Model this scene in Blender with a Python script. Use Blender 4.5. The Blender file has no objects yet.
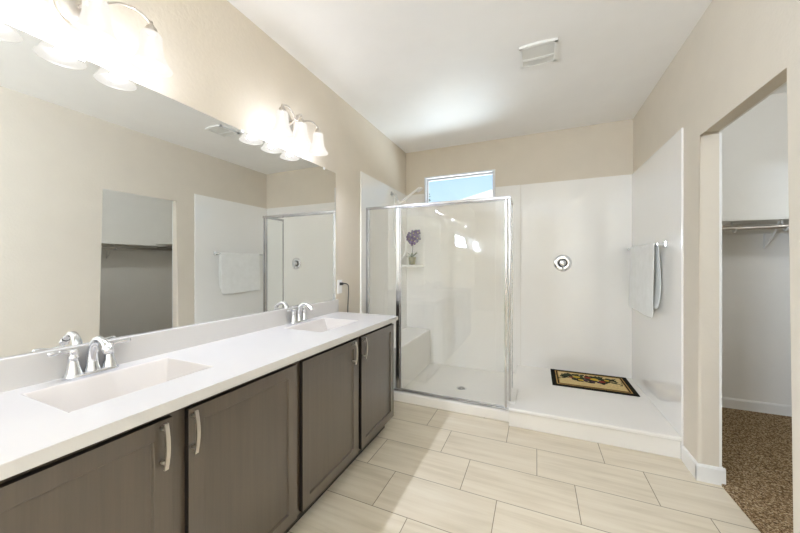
import bpy, bmesh, math, random
from mathutils import Vector, Matrix
random.seed(7)
S = bpy.context.scene
C = S.collection
PI = math.pi

# ---------------------------------------------------------------- camera
H = 2.74
cam_data = bpy.data.cameras.new('camera')
cam = bpy.data.objects.new('camera', cam_data); C.objects.link(cam)
cam.location = (0, 0, 1.288)
cam.rotation_euler = (PI/2, 0, math.atan(136.05/314.0))
cam_data.sensor_width = 36; cam_data.lens = 314.0/800*36
cam_data.shift_y = -2.2/800
cam_data.clip_start = 0.02
S.camera = cam

# ---------------------------------------------------------------- view, world, daylight
S.view_settings.view_transform = 'Standard'
S.view_settings.look = 'None'
S.view_settings.gamma = 1
S.view_settings.use_curve_mapping = False
S.view_settings.exposure = 0.31
S.cycles.max_bounces = 14
S.cycles.diffuse_bounces = 8
S.cycles.glossy_bounces = 8
S.cycles.transparent_max_bounces = 24
S.cycles.sample_clamp_indirect = 6
S.cycles.caustics_reflective = False
S.cycles.caustics_refractive = False

world = bpy.data.worlds.new('sky'); S.world = world
world.use_nodes = True
nt = world.node_tree; nt.nodes.clear()
wo = nt.nodes.new('ShaderNodeOutputWorld'); bg = nt.nodes.new('ShaderNodeBackground')
tc = nt.nodes.new('ShaderNodeTexCoord'); sx = nt.nodes.new('ShaderNodeSeparateXYZ')
rp = nt.nodes.new('ShaderNodeValToRGB')
rp.color_ramp.elements[0].position = 0.0; rp.color_ramp.elements[0].color = (0.90, 0.96, 1.0, 1)
rp.color_ramp.elements[1].position = 0.55; rp.color_ramp.elements[1].color = (0.20, 0.42, 0.90, 1)
e = rp.color_ramp.elements.new(0.16); e.color = (0.62, 0.84, 1.0, 1)
nt.links.new(tc.outputs['Generated'], sx.inputs[0]); nt.links.new(sx.outputs['Z'], rp.inputs[0])
nt.links.new(rp.outputs[0], bg.inputs[0]); nt.links.new(bg.outputs[0], wo.inputs[0])
bg.inputs[1].default_value = 1.0

def light(name, kind, loc, energy, color=(1, 1, 1), rot=(0, 0, 0), **kw):
    d = bpy.data.lights.new(name, kind); d.energy = energy; d.color = color
    for k, v in kw.items(): setattr(d, k, v)
    o = bpy.data.objects.new(name, d); C.objects.link(o); o.location = loc; o.rotation_euler = rot
    return o
sun = light('sun', 'SUN', (8, -4, 9), 9.0, (1.0, 0.95, 0.88), angle=0.01)
sun.rotation_euler = Vector((-0.8, 0.28, -0.62)).to_track_quat('-Z', 'Y').to_euler()
# daylight by the window behind the camera; unseen lamp added outside the shower window
DAY = 360
light('daylight_window', 'AREA', (-1.75, -2.05, 1.82), DAY, (0.75, 0.85, 1.0), (PI/2+0.25, 0, -PI/2), shape='RECTANGLE', size=2.0, size_y=.36)
gb = light('ground_bounce_lamp', 'AREA', (-0.4, 6.1, 0.95), 245, (0.80, 0.92, 1.0), (0, 0, 0), shape='RECTANGLE', size=3.6, size_y=1.2)
gb.rotation_euler = (Vector((-0.87, 3.8, 2.2)) - gb.location).to_track_quat('-Z', 'Y').to_euler()   # added lamp aimed up at the ceiling, in place of sunlit ground bounce
LAMP = 13     # watts of each vanity bulb
SHADE_E = 0.56
LAMP_COL = (0.80, 0.85, 1.0)
CLOSET = 17

# ---------------------------------------------------------------- materials
def lin(c):
    return tuple(((v/255)/12.92 if v/255 <= 0.04045 else ((v/255+0.055)/1.055)**2.4) for v in c) + (1,)
class G:                                    # small node-graph helper
    def __init__(s, name):
        s.m = bpy.data.materials.new(name); s.m.use_nodes = True
        s.t = s.m.node_tree; s.t.nodes.clear()
        s.out = s.n('OutputMaterial')
    def n(s, k, **p):
        x = s.t.nodes.new('ShaderNode'+k)
        for a, b in p.items(): setattr(x, a, b)
        return x
    def l(s, a, b): s.t.links.new(a, b)
    def set(s, sock, v):
        if hasattr(v, 'is_linked') or hasattr(v, 'links'): s.l(v, sock)
        else: sock.default_value = v
    def math(s, op, a, b=None, c=None):
        x = s.n('Math', operation=op); s.set(x.inputs[0], a)
        if b is not None: s.set(x.inputs[1], b)
        if c is not None: s.set(x.inputs[2], c)
        return x.outputs[0]
    def coord(s, scale=(1, 1, 1)):
        t = s.n('TexCoord'); m = s.n('Mapping'); m.inputs['Scale'].default_value = scale
        s.l(t.outputs['Object'], m.inputs['Vector']); return m.outputs[0]
    def noise(s, vec, scale, detail=3, rough=0.5):
        x = s.n('TexNoise'); s.l(vec, x.inputs['Vector']); x.inputs['Scale'].default_value = scale
        x.inputs['Detail'].default_value = detail; x.inputs['Roughness'].default_value = rough
        return x.outputs['Fac']
    def ramp(s, fac, stops):
        r = s.n('ValToRGB'); s.l(fac, r.inputs[0]); el = r.color_ramp.elements
        while len(el) < len(stops): el.new(0.5)
        for q, (p, c) in zip(el, stops): q.position = p; q.color = c
        return r.outputs[0]
    def mix(s, f, a, b, blend='MIX'):
        x = s.n('Mix', data_type='RGBA', blend_type=blend)
        s.set(x.inputs[0], f); s.set(x.inputs[6], a); s.set(x.inputs[7], b)
        return x.outputs[2]
    def bsdf(s, color, rough=0.5, metal=0.0, bump=None, strength=0.1, dist=0.002, spec=0.5, coat=0.0, coat_rough=0.03, **kw):
        p = s.n('BsdfPrincipled'); s.set(p.inputs['Base Color'], color); s.set(p.inputs['Roughness'], rough)
        p.inputs['Metallic'].default_value = metal; p.inputs['Specular IOR Level'].default_value = spec
        p.inputs['Coat Weight'].default_value = coat; p.inputs['Coat Roughness'].default_value = coat_rough
        for k, v in kw.items(): s.set(p.inputs[k], v)
        if bump is not None:
            b = s.n('Bump'); b.inputs['Strength'].default_value = strength; b.inputs['Distance'].default_value = dist
            s.l(bump, b.inputs['Height']); s.l(b.outputs[0], p.inputs['Normal'])
        s.l(p.outputs[0], s.out.inputs['Surface']); return s.m

def plain(name, rgb, rough=0.5, metal=0.0, vary=0.03, scale=6, bump_scale=None, strength=0.1, dist=0.002, **kw):
    g = G(name); v = g.coord(); n = g.noise(v, scale, 3)
    c = lin(rgb); a = tuple(x*(1-vary) for x in c[:3])+(1,); b = tuple(min(1, x*(1+vary)) for x in c[:3])+(1,)
    col = g.ramp(n, [(0.3, a), (0.7, b)])
    bmp = g.noise(v, bump_scale, 2) if bump_scale else None
    return g.bsdf(col, rough, metal, bmp, strength, dist, **kw)

M = {}
M['tan_paint'] = plain('tan_paint', (216, 207, 192), 0.55, bump_scale=55, strength=0.25, dist=0.004, vary=0.015, spec=0.3)
M['ceiling_paint'] = plain('ceiling_paint', (242, 241, 240), 0.5, bump_scale=60, strength=0.2, dist=0.004, vary=0.01, spec=0.3)
M['closet_paint'] = plain('closet_paint', (238, 236, 231), 0.6, bump_scale=55, strength=0.2, dist=0.004, vary=0.01, spec=0.3)
M['trim_white'] = plain('trim_white', (236, 235, 232), 0.35, vary=0.01)
M['vinyl_white'] = plain('vinyl_white', (228, 230, 234), 0.35, vary=0.01)
M['acrylic'] = plain('acrylic', (240, 238, 234), 0.05, vary=0.008, scale=3, spec=0.75)
M['acrylic_floor'] = plain('acrylic_floor', (236, 233, 227), 0.18, vary=0.01, scale=4)
M['cultured_marble'] = plain('cultured_marble', (201, 198, 194), 0.12, vary=0.012, scale=2.5, spec=0.5)
M['basin_marble'] = plain('basin_marble', (200, 194, 187), 0.14, vary=0.01, scale=2.5, spec=0.5)
M['chrome'] = plain('chrome', (225, 227, 230), 0.06, 1.0, vary=0.01)
M['frame_metal'] = plain('frame_metal', (188, 189, 193), 0.16, 1.0, vary=0.02, scale=30)
M['nickel'] = plain('nickel', (206, 200, 192), 0.3, 1.0, vary=0.03, scale=80)
M['dark_metal'] = plain('dark_metal', (60, 58, 56), 0.35, 0.9)
M['white_plastic'] = plain('white_plastic', (238, 238, 236), 0.3, vary=0.01)
M['grey_grille'] = plain('grey_grille', (224, 223, 219), 0.45, vary=0.03)
M['grille_dark'] = plain('grille_dark', (196, 195, 190), 0.6)
M['black_rubber'] = plain('black_rubber', (38, 37, 36), 0.5)
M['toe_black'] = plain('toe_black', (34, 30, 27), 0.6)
M['shelf_white'] = plain('shelf_white', (232, 230, 224), 0.45, vary=0.01)
M['house_stucco'] = plain('house_stucco', (240, 236, 226), 0.8, bump_scale=20)
M['ground_gravel'] = plain('ground_gravel', (170, 150, 125), 0.9, vary=0.25, scale=12)
M['bark'] = plain('bark', (92, 74, 56), 0.85, vary=0.2, scale=20)
M['tree_leaf'] = plain('tree_leaf', (96, 120, 84), 0.6, vary=0.2)
M['leaf_green'] = plain('leaf_green', (70, 92, 44), 0.4, vary=0.25, scale=30)
M['moss'] = plain('moss', (120, 112, 72), 0.85, vary=0.35, scale=60, bump_scale=120, strength=0.6)
M['purple_petal'] = plain('purple_petal', (66, 20, 96), 0.6, vary=0.3, scale=40, spec=0.15)
M['petal_centre'] = plain('petal_centre', (212, 190, 90), 0.5)
M['stem_green'] = plain('stem_green', (74, 78, 48), 0.5)

def wood():
    g = G('espresso_wood'); v = g.coord((34, 34, 1.6)); w = g.coord((6, 6, 0.7)); f = g.coord((220, 220, 5))
    n1 = g.noise(v, 1.0, 5, 0.6); n2 = g.noise(w, 1.0, 3); n3 = g.noise(f, 1.0, 2)
    a = g.math('ADD', g.math('MULTIPLY', n1, 0.5), g.math('MULTIPLY', n2, 0.5))
    b = g.math('ADD', g.math('MULTIPLY', a, 0.8), g.math('MULTIPLY', n3, 0.2))
    col = g.ramp(b, [(0.34, lin((68, 58, 49))), (0.5, lin((75, 65, 54))), (0.68, lin((82, 71, 59)))])
    return g.bsdf(col, 0.36, 0, n3, 0.05, 0.001, spec=0.5, coat=1.0, coat_rough=0.22)
M['wood'] = wood()
M['wood_edge_shaded'] = plain('wood_edge_shaded', (36, 31, 27), 0.6, vary=.1, scale=40, spec=.2)  # door side edges: shade of the gaps put into a darker colour

def floor_tile():
    g = G('floor_tile'); t = g.n('TexCoord'); s = g.n('Separate' + 'XYZ'); g.l(t.outputs['Object'], s.inputs[0])
    X, Y = s.outputs[0], s.outputs[1]
    ROW, LEN = 0.3035, 0.605
    r = g.math('DIVIDE', g.math('SUBTRACT', Y, 2.389), ROW); row = g.math('FLOOR', r); fr = g.math('FRACT', r)
    u = g.math('DIVIDE', g.math('ADD', g.math('SUBTRACT', X, -0.197), g.math('MULTIPLY', row, 0.2017)), LEN)
    # wrap so that negative columns stay positive
    u = g.math('ADD', u, 40.0); fu = g.math('FRACT', u); colm = g.math('FLOOR', u)
    du = g.math('MULTIPLY', g.math('MINIMUM', fu, g.math('SUBTRACT', 1.0, fu)), LEN)
    dv = g.math('MULTIPLY', g.math('MINIMUM', fr, g.math('SUBTRACT', 1.0, fr)), ROW)
    d = g.math('MINIMUM', du, dv)
    tile = g.n('MapRange'); g.l(d, tile.inputs[0]); tile.inputs[1].default_value = 0.0012; tile.inputs[2].default_value = 0.0028
    cid = g.n('CombineXYZ'); g.l(row, cid.inputs[0]); g.l(colm, cid.inputs[1])
    wn = g.n('TexWhiteNoise', noise_dimensions='3D'); g.l(cid.outputs[0], wn.inputs[0])
    off = g.n('VectorMath', operation='MULTIPLY_ADD'); g.l(wn.outputs['Color'], off.inputs[0]); off.inputs[1].default_value = (5, 5, 5)
    mp = g.n('Mapping'); mp.inputs['Scale'].default_value = (2.2, 30, 1); mp.inputs['Rotation'].default_value = (0, 0, 0.06)
    g.l(t.outputs['Object'], mp.inputs[0]); g.l(mp.outputs[0], off.inputs[2])
    n1 = g.noise(off.outputs[0], 1.0, 5, 0.6)
    mp2 = g.n('Mapping'); mp2.inputs['Scale'].default_value = (1.2, 7, 1); g.l(t.outputs['Object'], mp2.inputs[0])
    off2 = g.n('VectorMath', operation='ADD'); g.l(mp2.outputs[0], off2.inputs[0]); g.l(wn.outputs['Color'], off2.inputs[1])
    n2 = g.noise(off2.outputs[0], 1.6, 3)
    b = g.math('ADD', g.math('MULTIPLY', n1, 0.55), g.math('MULTIPLY', n2, 0.45))
    c = g.ramp(b, [(0.33, lin((204, 192, 169))), (0.5, lin((219, 208, 187))), (0.68, lin((228, 219, 200)))])
    val = g.math('ADD', 0.96, g.math('MULTIPLY', wn.outputs['Value'], 0.06))
    hs = g.n('HueSaturation'); g.l(c, hs.inputs['Color']); g.l(val, hs.inputs['Value'])
    col = g.mix(tile.outputs[0], lin((138, 125, 104)), hs.outputs[0])
    rough = g.math('SUBTRACT', 0.75, g.math('MULTIPLY', tile.outputs[0], 0.43))
    return g.bsdf(col, rough, 0, tile.outputs[0], 0.5, 0.0015)
M['floor_tile'] = floor_tile()

def carpet():
    g = G('carpet'); v = g.coord()
    vo = g.n('TexVoronoi'); g.l(v, vo.inputs['Vector']); vo.inputs['Scale'].default_value = 165
    sp = g.n('SeparateColor'); g.l(vo.outputs['Color'], sp.inputs[0])
    n = g.noise(v, 9, 3); n2 = g.noise(v, 60, 3)
    m = g.math('ADD', g.math('MULTIPLY', sp.outputs[0], 0.6), g.math('MULTIPLY', n2, 0.4))
    col = g.ramp(m, [(0.15, lin((80, 60, 40))), (0.42, lin((128, 104, 74))), (0.62, lin((164, 138, 104))), (0.9, lin((216, 198, 166)))])
    return g.bsdf(col, 0.95, 0, g.math('ADD', n2, sp.outputs[1]), 0.9, 0.012, spec=0.1)
M['carpet'] = carpet()

def towel_mat():
    g = G('terry'); v = g.coord(); n = g.noise(v, 420, 2); n2 = g.noise(v, 14, 2)
    col = g.ramp(n2, [(0.3, lin((240, 240, 237))), (0.7, lin((246, 246, 244)))])
    return g.bsdf(col, 0.95, 0, n, 0.25, 0.002, spec=0.1)
M['terry'] = towel_mat()

def glass(name, tint, f0=0.04):
    g = G(name); lw = g.n('LayerWeight'); lw.inputs[0].default_value = 0.5
    p = g.math('POWER', lw.outputs['Facing'], 5.0); n = g.noise(g.coord(), 3, 1)
    f = g.math('ADD', g.math('MULTIPLY', p, 0.96-f0), g.math('ADD', f0, g.math('MULTIPLY', n, 0.002)))
    tr = g.n('BsdfTransparent'); tr.inputs[0].default_value = tint
    gl = g.n('BsdfGlossy'); gl.inputs['Roughness'].default_value = 0.0; gl.inputs[0].default_value = (1, 1, 1, 1)
    mx = g.n('MixShader'); g.l(f, mx.inputs[0]); g.l(tr.outputs[0], mx.inputs[1]); g.l(gl.outputs[0], mx.inputs[2])
    g.l(mx.outputs[0], g.out.inputs['Surface']); return g.m
M['glass'] = glass('shower_glass', (0.985, 0.99, 0.985, 1))
M['pane'] = glass('window_glass', (0.97, 0.985, 0.99, 1))

def mirror_mat():
    g = G('mirror_silver'); n = g.noise(g.coord(), 2, 1)
    col = g.ramp(n, [(0.2, (0.86, 0.875, 0.865, 1)), (0.8, (0.875, 0.885, 0.875, 1))])
    return g.bsdf(col, 0.0, 1.0)
M['mirror'] = mirror_mat()

def lamp_glass(name, tint, col, k, gloss):
    g = G(name); n = g.noise(g.coord(), 18, 3)
    t = g.n('BsdfTransparent'); t.inputs[0].default_value = tint
    gl = g.n('BsdfGlossy'); gl.inputs['Roughness'].default_value = .25
    mx = g.n('MixShader'); mx.inputs[0].default_value = gloss; g.l(t.outputs[0], mx.inputs[1]); g.l(gl.outputs[0], mx.inputs[2])
    e = g.n('Emission'); g.l(g.ramp(n, [(.2, tuple(.96*x for x in col)+(1,)), (.8, col+(1,))]), e.inputs[0]); e.inputs[1].default_value = k
    ad = g.n('AddShader'); g.l(mx.outputs[0], ad.inputs[0]); g.l(e.outputs[0], ad.inputs[1])
    g.l(ad.outputs[0], g.out.inputs['Surface']); return g.m
M['shade'] = lamp_glass('frosted_shade', (.34, .338, .333, 1), (1.0, .95, .88), SHADE_E, .03)
M['bulb'] = lamp_glass('bulb_glass', (.96, .95, .93, 1), (1.0, .95, .86), .5, .0)
def glow(name, col, k):
    g = G(name); n = g.noise(g.coord(), 5, 1)
    e = g.n('Emission'); g.l(g.ramp(n, [(0, col), (1, tuple(min(1, x*1.02) for x in col))]), e.inputs[0]); e.inputs[1].default_value = k
    g.l(e.outputs[0], g.out.inputs['Surface']); return g.m
M['dome_glow'] = glow('dome_glow', (1.0, 0.94, 0.84, 1), 3.0)

# ---------------------------------------------------------------- mesh helpers
def quad(bm, pts, mi=0):
    f = bm.faces.new([bm.verts.new(p) for p in pts]); f.material_index = mi; return f
def box(bm, x0, x1, y0, y1, z0, z1, mi=0):
    r = bmesh.ops.create_cube(bm, size=1.0)
    for v in r['verts']:
        v.co = Vector(((x0+x1)/2 + v.co.x*(x1-x0), (y0+y1)/2 + v.co.y*(y1-y0), (z0+z1)/2 + v.co.z*(z1-z0)))
    fs = {f for v in r['verts'] for f in v.link_faces}
    for f in fs: f.material_index = mi
    return r['verts']
def prism(bm, pts, axis, a, b, mi=0):
    """polygon of 2-D points, extruded along an axis from a to b"""
    def P(p, t): return {'x': (t, p[0], p[1]), 'y': (p[0], t, p[1]), 'z': (p[0], p[1], t)}[axis]
    A = [bm.verts.new(P(p, a)) for p in pts]; B = [bm.verts.new(P(p, b)) for p in pts]
    n = len(pts); fs = [bm.faces.new(A[::-1]), bm.faces.new(B)]
    for i in range(n): fs.append(bm.faces.new((A[i], A[(i+1) % n], B[(i+1) % n], B[i])))
    for f in fs: f.material_index = mi
    return fs
def basis(d):
    d = Vector(d).normalized(); a = Vector((0, 0, 1)) if abs(d.z) < 0.9 else Vector((1, 0, 0))
    u = d.cross(a).normalized(); return d, u, d.cross(u).normalized()
def tube(bm, pts, r, seg=12, cap=True, mi=0):
    pts = [Vector(p) for p in pts]; n = len(pts)
    rs = r if isinstance(r, (list, tuple)) else [r]*n
    rings = []; u = None
    for i, p in enumerate(pts):
        d = (pts[min(i+1, n-1)] - pts[max(i-1, 0)]).normalized()
        if u is None: _, u, w = basis(d)
        else:
            u = (u - d*u.dot(d)).normalized(); w = d.cross(u)
        rings.append([bm.verts.new(p + (u*math.cos(2*PI*k/seg) + w*math.sin(2*PI*k/seg))*rs[i]) for k in range(seg)])
    for a, b in zip(rings, rings[1:]):
        for k in range(seg):
            f = bm.faces.new((a[k], a[(k+1) % seg], b[(k+1) % seg], b[k])); f.smooth = True; f.material_index = mi
    if cap:
        for q in (rings[0][::-1], rings[-1]):
            f = bm.faces.new(q); f.material_index = mi
def lathe(bm, prof, origin, axis=(0, 0, 1), seg=28, mi=0, sx=1.0, sy=1.0):
    """prof: (radius, height) pairs; radius 0 closes with a point"""
    o = Vector(origin); d, u, w = basis(axis); rings = []
    for r, h in prof:
        if r < 1e-6: rings.append([bm.verts.new(o + d*h)])
        else: rings.append([bm.verts.new(o + d*h + u*(r*sx*math.cos(2*PI*k/seg)) + w*(r*sy*math.sin(2*PI*k/seg))) for k in range(seg)])
    for a, b in zip(rings, rings[1:]):
        for k in range(seg):
            j = (k+1) % seg
            if len(a) == 1 and len(b) == 1: continue
            vs = (a[0], b[j], b[k]) if len(a) == 1 else ((a[k], a[j], b[0]) if len(b) == 1 else (a[k], a[j], b[j], b[k]))
            f = bm.faces.new(vs); f.smooth = True; f.material_index = mi
def bez(p0, p1, p2, p3, n=14):
    p0, p1, p2, p3 = map(Vector, (p0, p1, p2, p3)); out = []
    for i in range(n+1):
        t = i/n; s = 1-t
        out.append(p0*s**3 + p1*3*s*s*t + p2*3*s*t*t + p3*t**3)
    return out
def spline(pts, n=8):
    P = [Vector(p) for p in pts]; out = []
    for i in range(len(P)-1):
        a, b, c, d = P[max(i-1, 0)], P[i], P[i+1], P[min(i+2, len(P)-1)]
        for k in range(n):
            t = k/n
            out.append(0.5*((2*b) + (c-a)*t + (2*a-5*b+4*c-d)*t*t + (3*b-a-3*c+d)*t**3))
    out.append(P[-1]); return out

def worldloc(o):
    v = Vector((0, 0, 0))
    while o is not None: v += o.location; o = o.parent
    return v
def obj(name, bm, mat, parent=None, bevel=0, seg=2, smooth=False, **props):
    off = worldloc(parent) if parent else Vector((0, 0, 0))
    if off.length: bmesh.ops.translate(bm, verts=bm.verts, vec=-off)
    bmesh.ops.recalc_face_normals(bm, faces=bm.faces)
    me = bpy.data.meshes.new(name); bm.to_mesh(me); bm.free()
    for m in (mat if isinstance(mat, (list, tuple)) else [mat]): me.materials.append(M[m])
    if smooth:
        for p in me.polygons: p.use_smooth = True
    o = bpy.data.objects.new(name, me); C.objects.link(o)
    if parent: o.parent = parent
    if bevel:
        b = o.modifiers.new('soft_edges', 'BEVEL'); b.width = bevel; b.segments = seg; b.limit_method = 'ANGLE'; b.angle_limit = math.radians(40)
        b.harden_normals = False
    for k, v in props.items(): o[k] = v
    return o
def struct(name, bm, mat, **kw):
    return obj(name, bm, mat, kind='structure', **kw)
def empty(name, loc, label=None, category=None, group=None, kind=None):
    o = bpy.data.objects.new(name, None); C.objects.link(o); o.location = loc; o.empty_display_size = 0.05
    if label: o['label'] = label
    if category: o['category'] = category
    if group: o['group'] = group
    if kind: o['kind'] = kind
    return o
def tag(o, label, category, group=None):
    o['label'] = label; o['category'] = category
    if group: o['group'] = group
    return o
def B(): return bmesh.new()

# ---------------------------------------------------------------- the shell
XL, XR, YB, YF = -1.56, 0.89, 3.80, -3.40
XR2 = 0.985                                  # closet face of the right wall
OY0, OY1, OZ = 1.688, 2.432, 2.072            # closet opening
CX, CYB, CYF = 3.15, 3.73, 0.20             # closet extents

bm = B(); box(bm, XL-.12, .99, YF-.12, YB+.12, -.1, 0); struct('floor', bm, 'floor_tile', label='cream rectangular floor tiles laid in a staggered pattern', category='floor')
bm = B(); box(bm, .99, CX+.12, CYF-.12, YB+.12, -.1, 0.012); struct('floor_carpet', bm, 'carpet', label='brown speckled carpet on the closet floor', category='carpet')
bm = B(); box(bm, XL-.12, CX+.12, YF-.12, YB+.15, H, H+.1); struct('ceiling', bm, 'ceiling_paint', label='white textured bathroom ceiling', category='ceiling')
bm = B(); box(bm, XL-.12, XL, YF-.12, -3.07, 0, H); box(bm, XL-.12, XL, -1.03, YB+.15, 0, H); box(bm, XL-.12, XL, -3.07, -1.03, 0, 1.65); box(bm, XL-.12, XL, -3.07, -1.03, 2.0, H); struct('wall_left', bm, 'tan_paint', label='beige wall behind the mirror and vanity', category='wall')

WX0, WX1, WZ0, WZ1 = -1.305, -0.437, 2.015, 2.395
bm = B()
def wall_with_hole(bm, x0, x1, y0, y1, hx0, hx1, hz0, hz1):
    box(bm, x0, hx0, y0, y1, 0, H); box(bm, hx1, x1, y0, y1, 0, H)
    box(bm, hx0, hx1, y0, y1, 0, hz0); box(bm, hx0, hx1, y0, y1, hz1, H)
wall_with_hole(bm, XL, XR2, YB, YB+.15, WX0, WX1, WZ0, WZ1)
struct('wall_back', bm, 'tan_paint', label='beige back wall above the shower panels', category='wall')
bm = B(); box(bm, XL, XR2, YF-.12, YF, 0, H)
struct('wall_front', bm, 'tan_paint', label='beige wall behind the camera', category='wall')

def notch(bm, xa, xb):
    pts = [(YF-.12, 0), (OY0, 0), (OY0, OZ), (OY1, OZ), (OY1, 0), (YB, 0), (YB, H), (YF-.12, H)]
    return prism(bm, pts, 'x', xa, xb)
bm = B(); notch(bm, XR, XR2)
es = []
for e in bm.edges:
    a, b = e.verts[0].co, e.verts[1].co
    if abs(a.x-XR) < 1e-5 and abs(b.x-XR) < 1e-5:
        def onn(p): return OY0-1e-4 <= p.y <= OY1+1e-4 and p.z <= OZ+1e-4
        if onn(a) and onn(b) and not (a.z < .01 and b.z < .01): es.append(e)
bmesh.ops.bevel(bm, geom=es, offset=0.022, segments=9, profile=0.5, affect='EDGES')
struct('wall_right', bm, 'tan_paint', label='beige wall with the closet opening', category='wall')
# closet inner skin, other closet walls
bm = B(); pts = [(CYF, 0), (OY0, 0), (OY0, OZ), (OY1, OZ), (OY1, 0), (CYB, 0), (CYB, H), (CYF, H)]
prism(bm, pts, 'x', XR2, XR2+.012); struct('wall_closet_left', bm, 'closet_paint', label='white closet side of the wall beside the opening', category='wall')
bm = B(); box(bm, XR2, CX+.12, CYB, CYB+.19, 0, H); struct('wall_closet_back', bm, 'closet_paint', label='off-white closet wall seen through the opening', category='wall')
bm = B(); box(bm, CX, CX+.12, CYF, CYB, 0, H); struct('wall_closet_right', bm, 'closet_paint', label='off-white closet side wall seen in the mirror', category='wall')
bm = B(); box(bm, XR2, CX+.12, CYF-.12, CYF, 0, H); struct('wall_closet_front', bm, 'closet_paint', label='off-white closet wall nearest the camera', category='wall')

# baseboards
def bb_profile(bm, p, q, out, h=.1, t=.013):
    """baseboard along p->q (xy), growing towards out (xy unit)"""
    p = Vector((p[0], p[1], 0)); q = Vector((q[0], q[1], 0)); o = Vector((out[0], out[1], 0))
    prof = [(0, 0), (t, 0), (t, h-.012), (t-.006, h), (0, h)]
    A = [bm.verts.new(p+o*a+Vector((0, 0, b))) for a, b in prof]; Bq = [bm.verts.new(q+o*a+Vector((0, 0, b))) for a, b in prof]
    bm.faces.new(A); bm.faces.new(Bq[::-1])
    for i in range(len(prof)): bm.faces.new((A[i], A[(i+1) % 5], Bq[(i+1) % 5], Bq[i]))
bm = B()
bb_profile(bm, (XR, 2.625), (XR, OY1-.013+.004), (-1, 0))
bb_profile(bm, (XR-.013, OY1), (XR2+.025, OY1), (0, -1))
bb_profile(bm, (XR2+.012, OY1), (XR2+.012, CYB), (1, 0))
struct('baseboard_right', bm, 'trim_white', label='short white baseboard wrapping the closet opening corner', category='baseboard')
bm = B()
bb_profile(bm, (XR, YF), (XR, OY0+.009), (-1, 0)); bb_profile(bm, (XR-.013, OY0), (XR2+.025, OY0), (0, 1)); bb_profile(bm, (XR2+.012, CYF), (XR2+.012, OY0), (1, 0))
struct('baseboard_near', bm, 'trim_white', label='white baseboard along the near right wall', category='baseboard')
bm = B(); bb_profile(bm, (XR2+.025, CYB), (CX, CYB), (0, -1)); struct('baseboard_closet_back', bm, 'trim_white', label='white baseboard along the closet back wall', category='baseboard')
bm = B(); bb_profile(bm, (CX, CYF), (CX, CYB-.013), (-1, 0)); struct('baseboard_closet_right', bm, 'trim_white', label='white baseboard along the closet side wall', category='baseboard')
bm = B(); bb_profile(bm, (XL, 2.25), (XL, 2.62), (1, 0)); struct('baseboard_left', bm, 'trim_white', label='white baseboard between vanity and shower', category='baseboard')

# windows
def window(name, x0, x1, z0, z1, yf, depth, sgn, label):
    r = empty(name, ((x0+x1)/2, yf, z0), label, 'window', kind='structure')
    bm = B(); t = .026; y0, y1 = sorted((yf - sgn*.004, yf + sgn*depth))
    box(bm, x0, x1, y0, y1, z1-t*.7, z1); box(bm, x0, x1, y0, y1, z0, z0+t)
    box(bm, x0, x0+t*.7, y0, y1, z0+t, z1-t*.7); box(bm, x1-t*.7, x1, y0, y1, z0+t, z1-t*.7)
    obj('window_frame', bm, 'vinyl_white', r, bevel=.003)
    bm = B(); t2 = t*.7; s = .018; ym = yf + sgn*(depth-.015)
    ya, yb = sorted((ym-sgn*.012, ym+sgn*.012))
    box(bm, x0+t2, x1-t2, ya, yb, z1-t2-s, z1-t2); box(bm, x0+t2, x1-t2, ya, yb, z0+t, z0+t+s)
    box(bm, x0+t2, x0+t2+s, ya, yb, z0+t+s, z1-t2-s); box(bm, x1-t2-s, x1-t2, ya, yb, z0+t+s, z1-t2-s)
    obj('sash', bm, 'vinyl_white', r, bevel=.002)
    bm = B(); box(bm, x0+t2+s-.004, x1-t2-s+.004, ym-.003, ym+.003, z0+t+s-.004, z1-t2-s+.004)
    obj('glass_pane', bm, 'pane', r)
    return r
window('window_1', WX0, WX1, WZ0, WZ1, YB-.008, .085, 1, 'small wide window high above the shower showing blue sky')
w2 = window('window_2', -1.02, 1.02, 1.65, 2.0, 0, .08, 1, 'low wide window high on the left wall behind the camera')
w2.location = (XL, -2.05, 1.65); w2.rotation_euler = (0, 0, PI/2)

# outside
bm = B(); box(bm, -30, 30, -14, 40, -.35, -.25); struct('ground', bm, 'ground_gravel', label='gravel ground outside the window', category='ground')
hs = empty('neighbour_house', (-2.2, 15.5, -.25), 'pale house roofline seen low in the shower window', 'house')
bm = B(); prism(bm, [(-4.6, -.25), (3.6, -.25), (3.6, 3.9), (-4.6, 3.9)], 'y', 15, 22); obj('wall', bm, 'house_stucco', hs)
bm = B(); prism(bm, [(-5.2, 3.85), (4.0, 3.85), (4.0, 4.9), (-1.4, 4.75)], 'y', 14.6, 22.4); obj('roof', bm, 'house_stucco', hs)
tr = empty('young_tree', (-2.19, 6.6, -.25), 'slim young tree tip showing at the lower left of the shower window', 'tree')
bm = B(); tube(bm, [(-2.19, 6.6, -.25), (-2.18, 6.6, 1.2), (-2.21, 6.62, 2.2), (-2.18, 6.6, 2.86)], [.035, .025, .012, .003], 8); obj('trunk', bm, 'bark', tr)
bm = B()
for i in range(150):
    z = random.uniform(1.2, 2.86); w = (3.0-z)*.17
    a = random.uniform(0, 2*PI); q = Vector((-2.19+math.cos(a)*random.uniform(0, w), 6.6+math.sin(a)*random.uniform(0, w), z))
    d = Vector((random.uniform(-1, 1), random.uniform(-1, 1), random.uniform(-.3, 1))).normalized()*.05; s = d.cross(Vector((random.random(), random.random(), random.random()))).normalized()*.018
    bm.faces.new([bm.verts.new(p) for p in (q-d, q+s, q+d, q-s)])
obj('foliage', bm, 'tree_leaf', tr, kind='stuff')

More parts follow.
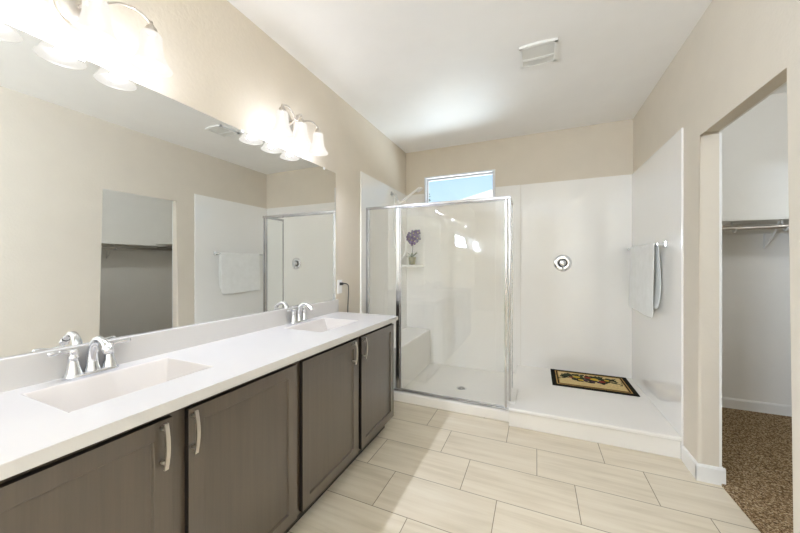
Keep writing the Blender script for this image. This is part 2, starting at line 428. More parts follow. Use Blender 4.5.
# ---------------------------------------------------------------- vanity
CT, CB = 0.885, 0.85
FX = -1.035                                  # face frame plane
def shaker_door(root, y0, y1, z0, z1, hy):
    bm = B(); xf, xb = FX+.021, FX+.001; st = .052
    # outer box ring plus recessed field
    o = [(y0, z0), (y1, z0), (y1, z1), (y0, z1)]; i = [(y0+st, z0+st), (y1-st, z0+st), (y1-st, z1-st), (y0+st, z1-st)]
    j = [(y0+st+.003, z0+st+.003), (y1-st-.003, z0+st+.003), (y1-st-.003, z1-st-.003), (y0+st+.003, z1-st-.003)]
    V = lambda x, L: [bm.verts.new((x, a, b)) for a, b in L]
    Bk, Fo, Fi, Ri = V(xb, o), V(xf, o), V(xf, i), V(xf-.010, j)
    bm.faces.new(Bk[::-1])
    for k in range(4):
        n = (k+1) % 4
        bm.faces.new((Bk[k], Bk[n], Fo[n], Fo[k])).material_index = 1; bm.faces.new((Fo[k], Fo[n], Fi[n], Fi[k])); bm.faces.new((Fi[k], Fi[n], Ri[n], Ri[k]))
    bm.faces.new(Ri)
    d = obj('door', bm, ['wood', 'wood_edge_shaded'], root, bevel=.0015)
    bm = B(); x = xf
    # arched flat bar pull
    za, zb = .686, .822; n = 14; w = .0055
    prof = []
    for k in range(n+1):
        t = k/n; z = za + (zb-za)*t; out = .024 + .010*math.sin(PI*t); prof.append((x+out, z))
    for k in range(n):
        (xa, z1_), (xb_, z2_) = prof[k], prof[k+1]
        vs = [(xa, hy-w, z1_), (xa, hy+w, z1_), (xb_, hy+w, z2_), (xb_, hy-w, z2_)]
        f_ = [bm.verts.new(p) for p in vs]; b_ = [bm.verts.new((p[0]-.006, p[1], p[2])) for p in vs]
        bm.faces.new(f_); bm.faces.new(b_[::-1])
        bm.faces.new((f_[0], f_[3], b_[3], b_[0])); bm.faces.new((f_[1], b_[1], b_[2], f_[2]))
        if k == 0: bm.faces.new((f_[0], b_[0], b_[1], f_[1]))
        if k == n-1: bm.faces.new((f_[3], f_[2], b_[2], b_[3]))
    bmesh.ops.remove_doubles(bm, verts=bm.verts, dist=1e-5)
    for z in (za+.018, zb-.018): tube(bm, [(x-.001, hy, z), (x+.026, hy, z)], .005, 10)
    obj('handle', bm, 'nickel', d, label='curved brushed nickel pull')
def cabinet(y0, y1, doors, label):
    r = empty('vanity_cabinet', (-1.29, (y0+y1)/2, 0), label, 'cabinet', 'vanity cabinets under the countertop')
    bm = B(); xb = FX-.0195                                                     # open-topped box
    box(bm, XL+.002, xb, y0, y0+.016, .10, CB-.001); box(bm, XL+.002, xb, y1-.016, y1, .10, CB-.001)
    box(bm, XL+.002, XL+.012, y0+.016, y1-.016, .116, CB-.001); box(bm, XL+.002, xb, y0+.016, y1-.016, .10, .116)
    obj('body', bm, 'wood', r)
    bm = B()
    ys = [y0] + [v for d in doors for v in (d[0], d[1])] + [y1]
    ya = [(ys[2*k], ys[2*k+1]) for k in range(3)]
    for a, b in ya: box(bm, FX-.019, FX, a-(.012 if a > y0 else 0), b+(.012 if b < y1 else 0), .10, CB-.001)
    for d in doors:
        box(bm, FX-.019, FX, d[0]+.012, d[1]-.012, .10, .128); box(bm, FX-.019, FX, d[0]+.012, d[1]-.012, .81, CB-.001)
    obj('face_frame', bm, 'wood', r)
    bm = B(); box(bm, XL+.002, -1.095, y0, y1-.0, 0.001, .10); obj('toe_kick', bm, 'toe_black', r)
    for d in doors: shaker_door(r, d[0], d[1], .113, .826, d[2])
    return r
cabinet(.09, 1.162, [(.107, .602, .571), (.649, 1.144, .660)], 'dark brown two-door vanity cabinet nearest the camera, under the first sink')
cabinet(1.164, 2.225, [(1.181, 1.69, 1.626), (1.728, 2.219, 1.745)], 'dark brown two-door vanity cabinet at the shower end, under the second sink')

vt = empty('vanity_countertop', (-1.28, 1.15, CT), 'long white double vanity countertop with two built-in rectangular sinks', 'countertop')
bm = B()
xs = [XL+.001, -1.465, -1.165, -0.99]; ys = [.06, .425, .847, 1.525, 1.947, 2.245]
vv = {}
def gv(i, j, z):
    k = (i, j, z)
    if k not in vv: vv[k] = bm.verts.new((xs[i], ys[j], z))
    return vv[k]
for i in range(3):
    for j in range(5):
        if i == 1 and j in (1, 3): continue
        for z in (CT, CB):
            q = [gv(i, j, z), gv(i+1, j, z), gv(i+1, j+1, z), gv(i, j+1, z)]
            bm.faces.new(q if z == CT else q[::-1])
for i in range(3):
    for j in (0, 5): bm.faces.new((gv(i, j, CT), gv(i+1, j, CT), gv(i+1, j, CB), gv(i, j, CB)))
for j in range(5):
    for i in (0, 3): bm.faces.new((gv(i, j, CT), gv(i, j+1, CT), gv(i, j+1, CB), gv(i, j, CB)))
es = [e for e in bm.edges if (all(abs(v.co.x+.99) < 1e-5 for v in e.verts) and abs(e.verts[0].co.z-e.verts[1].co.z) < 1e-5)
      or (all(abs(v.co.y-2.245) < 1e-5 for v in e.verts) and all(abs(v.co.z-CT) < 1e-5 for v in e.verts))]
bmesh.ops.bevel(bm, geom=es, offset=.008, segments=3, profile=.5, affect='EDGES')
obj('slab', bm, 'cultured_marble', vt)
bm = B(); box(bm, XL+.001, XL+.020, .06, 2.243, CT-.002, .990); obj('backsplash', bm, 'cultured_marble', vt, bevel=.004, seg=3)
def basin(y0, y1):
    x0, x1 = -1.465, -1.165; bm = B()
    prof = [(0, CT), (.004, CT-.002), (.007, CT-.006), (.050, CT-.082), (.060, CT-.094), (.075, CT-.102), (.11, CT-.106)]
    rings = []
    for ins, z in prof:
        rings.append([bm.verts.new(p) for p in ((x0+ins*1.1, y0+ins*.75, z), (x1-ins*.7, y0+ins*.75, z), (x1-ins*.7, y1-ins*.75, z), (x0+ins*1.1, y1-ins*.75, z))])
    for a, b in zip(rings, rings[1:]):
        for k in range(4): bm.faces.new((a[k], a[(k+1) % 4], b[(k+1) % 4], b[k]))
    bm.faces.new(rings[-1])
    b = obj('basin', bm, 'basin_marble', vt, bevel=.006, seg=3)
    bm = B(); c = (-1.345, (y0+y1)/2, CT-.106)
    lathe(bm, [(0, -.001), (.031, -.001), (.031, .003), (.026, .005), (.022, .003), (.019, .006), (0, .009)], c)
    obj('drain', bm, 'chrome', b)
basin(.425, .847); basin(1.525, 1.947)

def faucet(y, label):
    x = -1.505; z = CT+.0004
    r = empty('faucet', (x, y, z), label, 'faucet', 'chrome sink faucets')
    bm = B()
    # deck plate: stadium outline with a step
    def stad(hw, hl, zz): return [(x + hw*math.cos(a), y + math.copysign(hl-hw, math.sin(a) or 1) + hw*math.sin(a), zz) for a in [2*PI*(k+.5)/28 for k in range(28)]]
    rr = [[bm.verts.new(p) for p in stad(*q)] for q in ((.027, .080, z), (.027, .080, z+.008), (.024, .077, z+.013), (.020, .073, z+.016))]
    for a, b in zip(rr, rr[1:]):
        for k in range(28):
            f = bm.faces.new((a[k], a[(k+1) % 28], b[(k+1) % 28], b[k])); f.smooth = True
    bm.faces.new(rr[0][::-1]); bm.faces.new(rr[-1]); obj('deck_plate', bm, 'chrome', r)
    for s in (-1, 1):
        bm = B(); hy = y + s*.051
        lathe(bm, [(.0245, .012), (.0225, .020), (.0175, .040), (.014, .058), (.013, .066), (.0155, .070), (.0155, .075), (.012, .079), (.0115, .088), (.0145, .092), (.0135, .099), (.009, .103), (0, .105)], (x, hy, z))
        h = obj('handle', bm, 'chrome', r)
        bm = B()
        tube(bm, spline([(x, hy, z+.094), (x+.002, hy+s*.018, z+.096), (x+.004, hy+s*.038, z+.098), (x+.006, hy+s*.060, z+.099)], 4), [.0065]*4+[.0055]*4+[.007]*4+[.006], 10)
        lathe(bm, [(0, -.008), (.006, -.006), (.0075, 0), (.006, .005), (0, .008)], (x+.006, hy+s*.060, z+.099), (0, s, 0), 12)
        obj('lever', bm, 'chrome', h)
    bm = B()
    lathe(bm, [(.024, .012), (.023, .02), (.019, .035), (.017, .05)], (x, y, z))
    path = bez((x, y, z+.03), (x-.008, y, z+.13), (x+.050, y, z+.165), (x+.105, y, z+.100), 18)
    tube(bm, path, [.019 - .0085*min(1, k/11) for k in range(19)], 16)
    tip = path[-1]; d = (path[-1]-path[-2]).normalized()
    lathe(bm, [(.0125, -.012), (.0145, -.006), (.0145, .010), (.012, .013), (.0, .013)], tip, d, 16)
    obj('spout', bm, 'chrome', r)
    bm = B(); lathe(bm, [(.003, .012), (.003, .075), (.006, .078), (.006, .086), (0, .089)], (x-.022, y, z), seg=12); obj('lift_rod', bm, 'chrome', r)
faucet(.612, 'chrome two-handle faucet at the near sink, closest to the camera')
faucet(1.715, 'chrome two-handle faucet at the far sink, nearest the shower')

mr = empty('mirror', (XL, 1.14, .991), 'wide frameless mirror on the left wall above the backsplash', 'mirror')
bm = B(); box(bm, XL+.0005, XL+.0055, .06, 2.218, .991, 2.058); obj('mirror_glass', bm, 'mirror', mr)
for y in (.6, 1.3, 2.06):
    bm = B(); box(bm, XL+.0005, XL+.0095, y-.011, y+.011, 2.045, 2.064); obj('clip', bm, 'white_plastic', mr, bevel=.002)

def vanity_light(yc, label):
    zb = 2.222; xo = XL+.135
    r = empty('vanity_light', (XL, yc, zb+.02), label, 'wall light', 'three-shade vanity lights above the mirror')
    bm = B(); lathe(bm, [(0, 0), (.066, 0), (.066, .004), (.060, .012), (.048, .016), (.040, .022), (0, .026)], (XL+.0005, yc, zb+.015), (1, 0, 0), 32, sx=1.0, sy=1.0)
    for v in bm.verts: v.co.z = zb+.015 + (v.co.z-zb-.015)*1.25
    obj('back_plate', bm, 'nickel', r)
    bm = B(); tube(bm, bez((XL+.02, yc, zb+.01), (XL+.06, yc, zb+.01), (xo-.03, yc, zb+.03), (xo-.03, yc, zb+.058), 8), .008, 10)
    tube(bm, [(xo-.03, yc, zb+.05), (xo, yc, zb+.058)], .007, 10)
    obj('stem', bm, 'nickel', r)
    for s in (-1, 0, 1):
        y = yc + s*.172
        if s:
            bm = B()
            tube(bm, bez((xo-.03, yc+s*.012, zb-.02), (xo-.015, yc+s*.05, zb+.075), (xo, y-s*.012, zb+.080), (xo, y, zb+.02), 18), .0048, 10)
            obj('arm', bm, 'nickel', r)
        bm = B(); lathe(bm, [(0, .052), (.005, .05), (.006, .04), (.010, .032), (.019, .022), (.021, .004), (.021, -.006), (.0, -.006)], (xo, y, zb-.004), seg=20)
        so = obj('socket_cap', bm, 'nickel', r)
        bm = B(); out = [(.020, 0), (.032, -.002), (.0365, -.010), (.037, -.035), (.039, -.060), (.044, -.085), (.053, -.108), (.063, -.127), (.071, -.137)]
        prof = out + [(q[0]-.0035, q[1]-.001) for q in out[::-1]]
        lathe(bm, prof, (xo, y, zb-.002), seg=32)
        sh = obj('shade', bm, 'shade', r, label='frosted white bell glass shade')
        bm = B(); lathe(bm, [(.011, -.008), (.012, -.030), (.018, -.046), (.0235, -.066), (.023, -.080), (.016, -.094), (0, -.1)], (xo, y, zb-.004), seg=18)
        obj('bulb', bm, 'bulb', so)
        light('vanity_lamp', 'POINT', (xo+.008, y, zb-.110), LAMP, LAMP_COL, shadow_soft_size=.015)
vanity_light(.592, 'three-light brushed nickel fixture nearest the camera, cut by the top left')
vanity_light(1.648, 'three-light brushed nickel fixture over the far sink')

# outlet and cord
ot = empty('wall_outlet', (XL, 2.283, 1.095), 'white wall outlet beside the mirror end', 'outlet')
bm = B(); box(bm, XL+.0003, XL+.006, 2.248, 2.318, 1.036, 1.154); obj('cover_plate', bm, 'white_plastic', ot, bevel=.002)
for z in (1.071, 1.119):
    bm = B(); box(bm, XL+.004, XL+.008, 2.267, 2.299, z-.014, z+.014); obj('socket', bm, 'white_plastic', ot, bevel=.003)
bm = B()
box(bm, XL+.0085, XL+.034, 2.272, 2.294, 1.109, 1.131)
tube(bm, spline([(XL+.03, 2.284, 1.12), (XL+.05, 2.30, 1.122), (XL+.055, 2.335, 1.105), (XL+.04, 2.365, 1.05), (XL+.03, 2.372, .95), (XL+.028, 2.37, .80), (XL+.03, 2.372, .5), (XL+.035, 2.375, .1), (XL+.06, 2.38, .006), (XL+.2, 2.4, .006)], 6), .0045, 8)
tag(obj('power_cord', bm, 'black_rubber', bevel=0), 'dark cord plugged into the outlet and dropping behind the countertop', 'cord')

# ---------------------------------------------------------------- shower
PX = XL+.012; PT = 2.186; PYB = YB-.012; DV = -.16
# wall panels
def panel(name, bm, label): return tag(obj(name, bm, 'acrylic', bevel=.002), label, 'shower panel', 'white acrylic shower wall panels')
bm = B(); box(bm, XL+.0005, PX, 2.63, YB-.0005, .002, PT); panel('shower_surround', bm, 'glossy white shower wall panel at the showerhead end')
bm = B(); y0, y1 = PYB, YB-.0005
box(bm, PX+.0005, WX0-.004, y0, y1, .002, PT); box(bm, WX1+.004, DV, y0, y1, .002, PT); box(bm, WX0-.004, WX1+.004, y0, y1, .002, WZ0-.001)
panel('shower_surround', bm, 'glossy white shower back panel under the window')
bm = B(); box(bm, DV+.0015, XR-.0125, PYB+.004, y1, .002, PT); panel('shower_surround', bm, 'glossy white back panel holding the round valve')
bm = B(); box(bm, XR-.012, XR-.0005, 2.632, YB-.0005, .002, PT); panel('shower_surround', bm, 'glossy white side panel behind the towel, on the closet side')

# pan with curb and bench
DX = -.2
pn = empty('shower_pan', (-.87, 3.2, 0), 'white shower base with curb, bench and drain behind the glass door', 'shower base')
bm = B(); prism(bm, [(2.70, .001), (2.70, .078), (2.71, .086), (2.775, .086), (2.79, .078), (2.80, .03), (2.80, .001)], 'x', PX+.001, DX-.001); obj('curb', bm, 'acrylic_floor', pn, bevel=.004)
bm = B()
cx, cy = -.70, 3.20; nx, ny = 24, 18; xa, xb, ya, yb = PX+.001, DX-.001, 2.80, PYB-.001; rows = []
for j in range(ny+1):
    rows.append([bm.verts.new((xa+(xb-xa)*i/nx, ya+(yb-ya)*j/ny, .018 + .03*min(1, math.hypot(xa+(xb-xa)*i/nx-cx, ya+(yb-ya)*j/ny-cy)/.7))) for i in range(nx+1)])
for j in range(ny):
    for i in range(nx):
        f = bm.faces.new((rows[j][i], rows[j][i+1], rows[j+1][i+1], rows[j+1][i])); f.smooth = True
obj('pan_floor', bm, 'acrylic_floor', pn)
bm = B(); box(bm, PX+.001, -1.22, 2.802, PYB-.001, .02, .475); obj('bench', bm, 'acrylic_floor', pn, bevel=.018, seg=4)
bm = B(); c = (cx, cy, .018); lathe(bm, [(.05, 0), (.052, .003), (.047, .005), (.043, .002), (0, .002)], c)
dr = obj('drain', bm, 'chrome', pn)
bm = B()
for rr_, n in ((.014, 6), (.028, 12)):
    for k in range(n): lathe(bm, [(0, .0005), (.0045, .0005), (.0045, .001), (0, .001)], (cx+rr_*math.cos(2*PI*k/n), cy+rr_*math.sin(2*PI*k/n), .020), seg=8)
obj('drain_hole', bm, 'dark_metal', dr)

# platform
bm = B(); prism(bm, [(2.64, .001), (2.64, .118), (2.622, .126), (2.622, .142), (2.630, .151), (2.66, .152), (PYB+.003, .152), (PYB+.003, .001)], 'x', DX, XR-.0125)
tag(obj('shower_platform', bm, 'acrylic_floor', bevel=.003), 'raised white drying platform under the mat, right of the glass door', 'platform')
bm = B(); prism(bm, [(2.70, .1525), (2.70, .158), (2.71, .164), (3.03, .164), (3.04, .158), (3.04, .1525)], 'x', DX-.022+.023, DX+.045)
# low rim that carries the return glass
tag(obj('platform_rim', bm, 'acrylic_floor', bevel=.004), 'low white rim under the narrow return glass', 'rim')

# glass enclosure
en = empty('shower_enclosure', (-.87, 2.735, .086), 'chrome framed glass shower enclosure with door', 'shower enclosure')
HY0, HY1 = 2.718, 2.748; ZH0, ZH1 = 1.826, 1.850; ZB = .087
bm = B(); box(bm, PX+.001, DX+.012, HY0, HY1, ZH0, ZH1); obj('header', bm, 'frame_metal', en, bevel=.003)
bm = B(); box(bm, PX+.001, DX-.001, HY0+.004, HY1-.004, ZB, ZB+.014); obj('bottom_track', bm, 'frame_metal', en, bevel=.002)
bm = B(); box(bm, PX+.001, PX+.03, HY0+.004, HY1-.004, ZB+.022, ZH0); obj('wall_jamb', bm, 'frame_metal', en, bevel=.002)
bm = B(); box(bm, -1.222, -1.184, HY0+.002, HY1-.002, ZB+.022, ZH0); obj('hinge_post', bm, 'frame_metal', en, bevel=.003)
bm = B(); box(bm, DX-.008, DX+.010, HY0+.003, HY1-.003, .1645, ZH0); obj('corner_post', bm, 'frame_metal', en, bevel=.003)
bm = B(); box(bm, PX+.026, -1.218, 2.730, 2.736, ZB+.018, ZH0+.004); obj('fixed_panel', bm, 'glass', en)
dd = empty('door', (0, 0, 0)); dd.parent = en
bm = B(); box(bm, -1.180, DX-.036, 2.730, 2.736, ZB+.020, ZH0-.004); dg = obj('door', bm, 'glass', en)
bpy.data.objects.remove(dd); dg.name = 'door'
bm = B(); box(bm, DX-.038, DX-.018, HY0+.004, HY1-.004, ZB+.018, ZH0-.002)
box(bm, -1.183, -1.172, HY0+.006, HY1-.006, ZB+.018, ZH0-.002); box(bm, -1.172, DX-.044, HY0+.008, HY1-.008, ZB+.016, ZB+.026); box(bm, -1.172, DX-.044, HY0+.008, HY1-.008, ZH0-.010, ZH0-.002)
obj('door_frame', bm, 'frame_metal', dg, bevel=.002)
bm = B(); box(bm, DX-.003, DX+.003, HY1-.004, 3.03, .1635, ZH0+.004); obj('return_panel', bm, 'glass', en)
bm = B(); box(bm, DX-.012, DX+.012, HY1, 3.03, ZH0, ZH1); obj('return_header', bm, 'frame_metal', en, bevel=.003)
bm = B(); box(bm, DX-.005, DX+.005, 3.024, 3.034, .1645, ZH0); obj('return_edge', bm, 'frame_metal', en)

# hand shower
hsr = empty('hand_shower', (PX, 3.32, 2.10), 'white hand shower on its arm and looping hose', 'shower head')
bm = B(); lathe(bm, [(0, 0), (.03, 0), (.028, .006), (.016, .012), (0, .013)], (PX+.0005, 3.32, 2.11), (1, 0, 0), 20)
tube(bm, bez((PX+.005, 3.32, 2.11), (PX+.05, 3.32, 2.11), (PX+.07, 3.32, 2.07), (-1.46, 3.32, 2.005), 10), .010, 12); obj('arm', bm, 'chrome', hsr)
bm = B(); lathe(bm, [(0, -.028), (.016, -.026), (.019, 0), (.017, .026), (0, .03)], (-1.455, 3.322, 1.995), (.5, .1, -.8), 16); obj('bracket', bm, 'white_plastic', hsr)
bm = B(); tube(bm, spline([(-1.47, 3.315, 1.955), (-1.44, 3.325, 1.995), (-1.36, 3.35, 2.06), (-1.29, 3.38, 2.12), (-1.25, 3.40, 2.15)], 5), [.010]*6+[.012]*8+[.013]*4+[.014, .016, .018], 12); hd = obj('handle', bm, 'white_plastic', hsr)
bm = B(); lathe(bm, [(0, -.022), (.018, -.02), (.036, -.004), (.042, .008), (.040, .014), (0, .016)], (-1.235, 3.405, 2.152), (.55, .1, -.83), 24); obj('spray_face', bm, 'white_plastic', hd)
bm = B(); tube(bm, spline([(-1.47, 3.315, 1.955), (-1.475, 3.31, 1.88), (-1.44, 3.315, 1.78), (-1.385, 3.32, 1.64), (-1.362, 3.32, 1.53), (-1.375, 3.32, 1.42), (-1.425, 3.32, 1.345), (-1.475, 3.32, 1.38), (-1.505, 3.32, 1.55), (-1.512, 3.32, 1.80), (-1.505, 3.32, 2.02), (-1.495, 3.32, 2.075)], 6), .007, 10); obj('hose', bm, 'white_plastic', hsr)

# corner shelf and orchid
SZ = 1.283
bm = B(); pts = [(PX+.001, PYB-.001)] + [(PX+.001+.245*math.cos(a), PYB-.001-.245*math.sin(a)) for a in [PI/2*k/14 for k in range(15)]]
prism(bm, pts, 'z', SZ-.026, SZ); tag(obj('corner_shelf', bm, 'acrylic', bevel=.006, seg=3), 'white quarter-round shelf in the shower corner under the orchid', 'shelf')
ox, oy = -1.425, 3.675
oc = empty('potted_orchid', (ox, oy, SZ), 'purple orchid in a small mossy pot on the shower corner shelf', 'plant')
bm = B(); lathe(bm, [(0, .0005), (.040, .0005), (.044, .05), (.047, .095), (.043, .095), (.040, .09), (0, .088)], (ox, oy, SZ), seg=24); obj('pot', bm, 'moss', oc)
def leaf(bm, base, d, L, W, droop):
    base = Vector(base); d = Vector(d).normalized(); s = d.cross(Vector((0, 0, 1))).normalized(); prev = None; n = 8
    for k in range(n+1):
        t = k/n; c = base + d*(L*t) + Vector((0, 0, -droop*t*t)); w = W*math.sin(PI*min(1, .12+.88*t))**.8
        row = [bm.verts.new(c-s*w+Vector((0, 0, .006*w/W))), bm.verts.new(c), bm.verts.new(c+s*w+Vector((0, 0, .006*w/W)))]
        if prev:
            for q in (0, 1):
                f = bm.faces.new((prev[q], prev[q+1], row[q+1], row[q])); f.smooth = True
        prev = row
for d, L, dr_ in (((1, -.4, 1.1), .13, .03), ((-.8, -.3, 1.2), .12, .03), ((.2, -1, 1.0), .12, .05), ((-.3, .7, 1.3), .1, .02), ((.9, .3, 1.5), .12, .02), ((-.9, -.6, .9), .10, .05)):
    bm = B(); leaf(bm, (ox, oy, SZ+.085), d, L, .016, dr_); o = obj('leaf', bm, 'leaf_green', oc)
    m_ = o.modifiers.new('thick', 'SOLIDIFY'); m_.thickness = .002
stem = spline([(ox, oy, SZ+.085), (ox+.005, oy, SZ+.18), (ox+.02, oy-.01, SZ+.28), (ox+.05, oy-.02, SZ+.35)], 6)
bm = B(); tube(bm, stem, .0035, 8); obj('stem', bm, 'stem_green', oc)
fl = [(.0, .02, .28), (.05, -.03, .29), (-.02, -.03, .32), (.03, .02, .34), (.07, -.02, .36), (.00, -.04, .37), (.04, -.04, .39), (.08, .0, .40), (-.03, .0, .355), (.09, -.03, .325), (.02, -.05, .30), (.055, -.045, .345)]
for fx, fy, fz in fl:
    bm = B(); c = Vector((ox+fx-.005, oy+fy-.01, SZ+fz)); n_ = Vector((.6+random.uniform(-.4, .4), -1, random.uniform(-.3, .4))).normalized()
    _, u, w = basis(n_)
    for k in range(5):
        a = 2*PI*k/5 + .3; d = u*math.cos(a)+w*math.sin(a); s = n_.cross(d)
        R_ = .046 if k % 2 else .042
        vs = [c+n_*.004, c+d*R_*.4+s*R_*.36+n_*.006, c+d*R_*.85+s*R_*.28+n_*.002, c+d*R_*1.05-n_*.003, c+d*R_*.85-s*R_*.28+n_*.002, c+d*R_*.4-s*R_*.36+n_*.006]
        bm.faces.new([bm.verts.new(p) for p in vs])
    lathe(bm, [(0, .004), (.007, .008), (.005, .016), (0, .018)], c, n_, 8, mi=1)
    o = obj('bloom', bm, ['purple_petal', 'petal_centre'], oc)
    m_ = o.modifiers.new('thick', 'SOLIDIFY'); m_.thickness = .0015

# valve
vx, vz, vy = .262, 1.302, PYB+.004
va = empty('shower_valve', (vx, vy, vz), 'round chrome shower valve on the back panel', 'valve')
bm = B(); lathe(bm, [(0, .0005), (.088, .0005), (.088, .005), (.080, .011), (.056, .014), (.050, .012), (0, .012)], (vx, vy, vz), (0, -1, 0), 40); obj('escutcheon', bm, 'chrome', va)
bm = B(); lathe(bm, [(.044, .012), (.044, .018), (.036, .022), (.034, .022), (.034, .012)], (vx, vy, vz), (0, -1, 0), 32); obj('sleeve', bm, 'dark_metal', va)
bm = B(); lathe(bm, [(.033, .012), (.033, .045), (.030, .052), (.020, .056), (0, .057)], (vx, vy, vz), (0, -1, 0), 28)
tube(bm, [(vx, vy-.04, vz-.01), (vx+.004, vy-.046, vz-.05), (vx+.008, vy-.054, vz-.088)], [.012, .009, .008], 10); obj('lever', bm, 'chrome', va)

# towel bar and towel
tx = .834; tz = 1.436; TW = XR-.0125
tb = empty('towel_bar', (TW, 3.17, tz), 'chrome towel bar on the right shower panel', 'towel bar')
for y in (2.905, 3.735):
    bm = B(); box(bm, TW-.010, TW, y-.022, y+.022, tz-.022, tz+.022); box(bm, tx-.012, TW-.008, y-.010, y+.010, tz-.010, tz+.010); obj('bracket', bm, 'chrome', tb, bevel=.003)
bm = B(); tube(bm, [(tx, 2.905, tz), (tx, 3.735, tz)], .008, 14); obj('bar', bm, 'chrome', tb)
bm = B(); ty0, ty1 = 2.945, 3.60; N = 26; rows = []
path = [(tx-.022, .876), (tx-.021, 1.0), (tx-.018, 1.15), (tx-.014, 1.3), (tx-.0145, 1.40), (tx-.0145, 1.432)] + [(tx-.0145*math.cos(a), tz+.016*math.sin(a)) for a in (PI*.25, PI*.5, PI*.75)] + [(tx+.0145, 1.43), (tx+.020, 1.32), (tx+.032, 1.18), (tx+.028, 1.05), (tx+.008, .945)]
for i in range(N+1):
    t = i/N; y = ty0+(ty1-ty0)*t
    rows.append([bm.verts.new((px + .004*math.sin(9*t+pz*3)*(1 if pz < 1.4 else 0), y + .004*math.sin(pz*8), pz - (.006*math.sin(5*t) if pz < 1.0 else 0))) for px, pz in path])
for a, b in zip(rows, rows[1:]):
    for k in range(len(path)-1):
        f = bm.faces.new((a[k], a[k+1], b[k+1], b[k])); f.smooth = True
tw = obj('towel', bm, 'terry'); m_ = tw.modifiers.new('thick', 'SOLIDIFY'); m_.thickness = .006; m_.offset = 0
s_ = tw.modifiers.new('smooth', 'SUBSURF'); s_.levels = 1; s_.render_levels = 2
tag(tw, 'white towel folded over the chrome bar', 'towel')

# mat
def ellipse(bm, c, a, b, rot, z, mi, n=14):
    vs = []
    for k in range(n):
        p = (a*math.cos(2*PI*k/n), b*math.sin(2*PI*k/n)); vs.append((c[0]+p[0]*math.cos(rot)-p[1]*math.sin(rot), c[1]+p[0]*math.sin(rot)+p[1]*math.cos(rot)))
    prism(bm, vs, 'z', z, z+.0006, mi)
for n_, rgb in (('mat_black', (34, 32, 24)), ('mat_gold', (176, 140, 84)), ('mat_cream', (204, 182, 132)), ('mat_green', (52, 58, 40)), ('mat_plum', (70, 52, 66)), ('mat_yellow', (196, 164, 62)), ('mat_red', (132, 52, 40))):
    M[n_] = plain(n_, rgb, 0.95, vary=.18, scale=90, bump_scale=300, strength=.5, dist=.002, spec=.1)
bm = B(); mx0, mx1, my0, my1, mz = .142, .818, 3.282, 3.762, .1525
box(bm, mx0, mx1, my0, my1, mz, mz+.007, 0)
def inset(d, z, mi): box(bm, mx0+d, mx1-d, my0+d, my1-d, z-.001, z+.0006, mi)
inset(.040, mz+.0072, 1); inset(.050, mz+.0078, 0); inset(.062, mz+.0084, 1); inset(.070, mz+.0090, 2)
cxm, cym = .47, 3.53; z0 = mz+.0096
for i in range(90):
    a = random.uniform(-1, 1); r2 = random.uniform(-1, 1)
    ellipse(bm, (cxm+a*.22, cym+.035+r2*.105*(1-.4*abs(a))), random.uniform(.022, .05), random.uniform(.010, .02), random.uniform(0, PI), z0+random.uniform(0, .0004), random.choice((3, 3, 0)))
for i, (fx, fy, r_, mi) in enumerate(((-.10, .03, .032, 5), (-.03, -.03, .030, 4), (.05, .02, .036, 5), (.11, -.02, .028, 6), (.0, .05, .030, 6), (-.07, -.045, .024, 5), (.08, -.06, .020, 4), (-.15, 0, .020, 6), (.155, .03, .022, 5), (.03, -.055, .022, 4))):
    ellipse(bm, (cxm+fx, cym+.015+fy), r_, r_*.9, 0, z0+.0008+.0001*i, mi, 18)
for s in (-1, 1):
    for k in range(9): ellipse(bm, (cxm+s*(.215+.008*k), cym+.01+.06*math.sin(k*.9)), .015, .006, k*.7, z0, 3)
tag(obj('bath_mat', bm, ['mat_black', 'mat_gold', 'mat_cream', 'mat_green', 'mat_plum', 'mat_yellow', 'mat_red']), 'small dark bordered mat with a fruit and leaf pattern lying on the platform', 'mat')

# ---------------------------------------------------------------- ceiling vent
ve = empty('exhaust_vent', (.012, 2.36, H), 'white ceiling exhaust vent with two grille panels', 'vent')
vx0, vx1, vy0, vy1 = -.105, .130, 2.245, 2.470
def arc_frame(bm, z0, z1, t, x0, x1, y0, y1): pass
bm = B()
n = 16; bow = .012
def yl(x, base, sgn): t = (x-vx0)/(vx1-vx0); return base + sgn*bow*(1-(2*t-1)**2)
def strip(bm, xa, xb, ya_f, yb_f, za, zb, mi=0):
    prev = None
    for k in range(n+1):
        x = xa+(xb-xa)*k/n; c = [bm.verts.new((x, ya_f(x), za)), bm.verts.new((x, yb_f(x), za)), bm.verts.new((x, yb_f(x), zb)), bm.verts.new((x, ya_f(x), zb))]
        if prev:
            for q in range(4): bm.faces.new((prev[q], prev[(q+1) % 4], c[(q+1) % 4], c[q])).material_index = mi
        else: bm.faces.new(c[::-1])
        prev = c
    bm.faces.new(prev)
zc = H-.0005
strip(bm, vx0, vx1, lambda x: yl(x, vy0, -1), lambda x: yl(x, vy0, -1)+.020, H-.016, zc)
strip(bm, vx0, vx1, lambda x: yl(x, vy1, 1)-.020, lambda x: yl(x, vy1, 1), H-.016, zc)
strip(bm, vx0, vx0+.018, lambda x: vy0+.0, lambda x: vy1, H-.016, zc); strip(bm, vx1-.018, vx1, lambda x: vy0, lambda x: vy1, H-.016, zc)
strip(bm, vx0+.016, vx1-.016, lambda x: 2.372+.4*yl(x, 0, 1), lambda x: 2.372+.4*yl(x, 0, 1)+.022, H-.018, zc)
obj('frame', bm, 'white_plastic', ve)
for a, b in ((vy0+.008, 2.378), (2.392, vy1-.008)):
    bm = B(); box(bm, vx0+.016, vx1-.016, a, b, H-.008, zc, 1)
    y = a+.004
    while y < b-.002: box(bm, vx0+.016, vx1-.016, y, y+.006, H-.014, H-.009, 0); y += .0105
    obj('grille', bm, ['grey_grille', 'grille_dark'], ve)

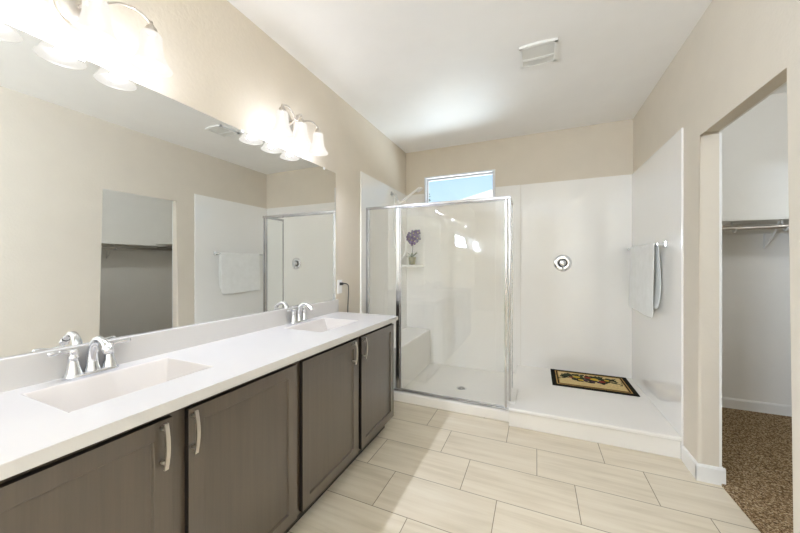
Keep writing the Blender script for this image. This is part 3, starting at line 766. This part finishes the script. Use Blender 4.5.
# ---------------------------------------------------------------- closet fittings
def closet_shelf(axis, label, group='white closet shelves'):
    r = empty('closet_shelf', (2.0, CYB, 1.64) if axis == 'x' else (CX, 2.0, 1.60), label, 'shelf', group)
    z0, z1 = (1.640, 1.658) if axis == 'x' else (1.600, 1.618)
    if axis == 'x':
        bm = B(); box(bm, XR2+.013, CX-.001, CYB-.30, CYB-.001, z0, z1); obj('board', bm, 'shelf_white', r, bevel=.002)
        bm = B(); box(bm, XR2+.013, CX-.30, CYB-.02, CYB-.001, z0-.09, z0-.0005); obj('cleat', bm, 'shelf_white', r, bevel=.002)
    else:
        bm = B(); box(bm, CX-.30, CX-.001, CYF+.001, CYB-.301, z0, z1); obj('board', bm, 'shelf_white', r, bevel=.002)
        bm = B(); box(bm, CX-.02, CX-.001, CYF+.001, CYB-.301, z0-.09, z0-.0005); obj('cleat', bm, 'shelf_white', r, bevel=.002)
    pos = (1.50, 1.80, 2.5) if axis == 'x' else (.9, 1.8, 2.72)
    for i, q in enumerate(pos):
        bm = B()
        loc = (lambda d, z: (q, CYB-d, z)) if axis == 'x' else (lambda d, z: (CX-d, q, z))
        hook = spline([loc(.222, z0-.0005), loc(.230, z0-.055), loc(.246, z0-.080), loc(.270, z0-.084), loc(.290, z0-.066)], 4)
        tube(bm, hook, .006, 8)
        if not (axis == 'x' and q == 1.50):                   # the others carry a wall strut too
            tube(bm, [loc(.007, z0-.0905), loc(.007, z0-.22)], .007, 8)
            tube(bm, spline([loc(.008, z0-.21), loc(.07, z0-.17), loc(.15, z0-.075), loc(.19, z0-.0005)], 5), .006, 8)
        obj('bracket', bm, 'white_plastic', r)
    return r
closet_shelf('x', 'white closet shelf on the wall seen straight through the opening')
closet_shelf('y', 'white closet shelf on the side wall, seen only in the mirror')
def rod(p, q, label):
    bm = B(); tube(bm, [p, q], .016, 16)
    d = (Vector(q)-Vector(p)).normalized()
    for e_, s in ((p, 1), (q, -1)): lathe(bm, [(0, 0), (.03, 0), (.03, .006), (.019, .012), (.019, .02)], e_, d*s, 20)
    tag(obj('closet_rod', bm, 'nickel'), label, 'rod', 'closet hanging rods')
rod((XR2+.0135, CYB-.262, 1.585), (CX-.0005, CYB-.262, 1.585), 'metal hanging rod under the shelf seen through the opening')
rod((CX-.262, CYF+.0005, 1.546), (CX-.262, CYB-.0005, 1.546), 'metal hanging rod under the side shelf, seen only in the mirror')
def dome_light(x, y, energy, label):
    cl = empty('ceiling_light', (x, y, H), label, 'ceiling light')
    bm = B(); lathe(bm, [(0, -.0005), (.15, -.0005), (.15, -.02), (.14, -.025), (0, -.025)], (x, y, H), seg=32); obj('base', bm, 'nickel', cl)
    bm = B(); lathe(bm, [(.138, -.024), (.13, -.05), (.10, -.075), (.05, -.09), (0, -.094)], (x, y, H), seg=32); obj('diffuser', bm, 'dome_glow', cl)
    light('dome_lamp', 'POINT', (x, y, H-.16), energy, (0.90, .94, .96), shadow_soft_size=.05)
dome_light(1.95, 2.2, CLOSET, 'round flush ceiling light inside the closet')
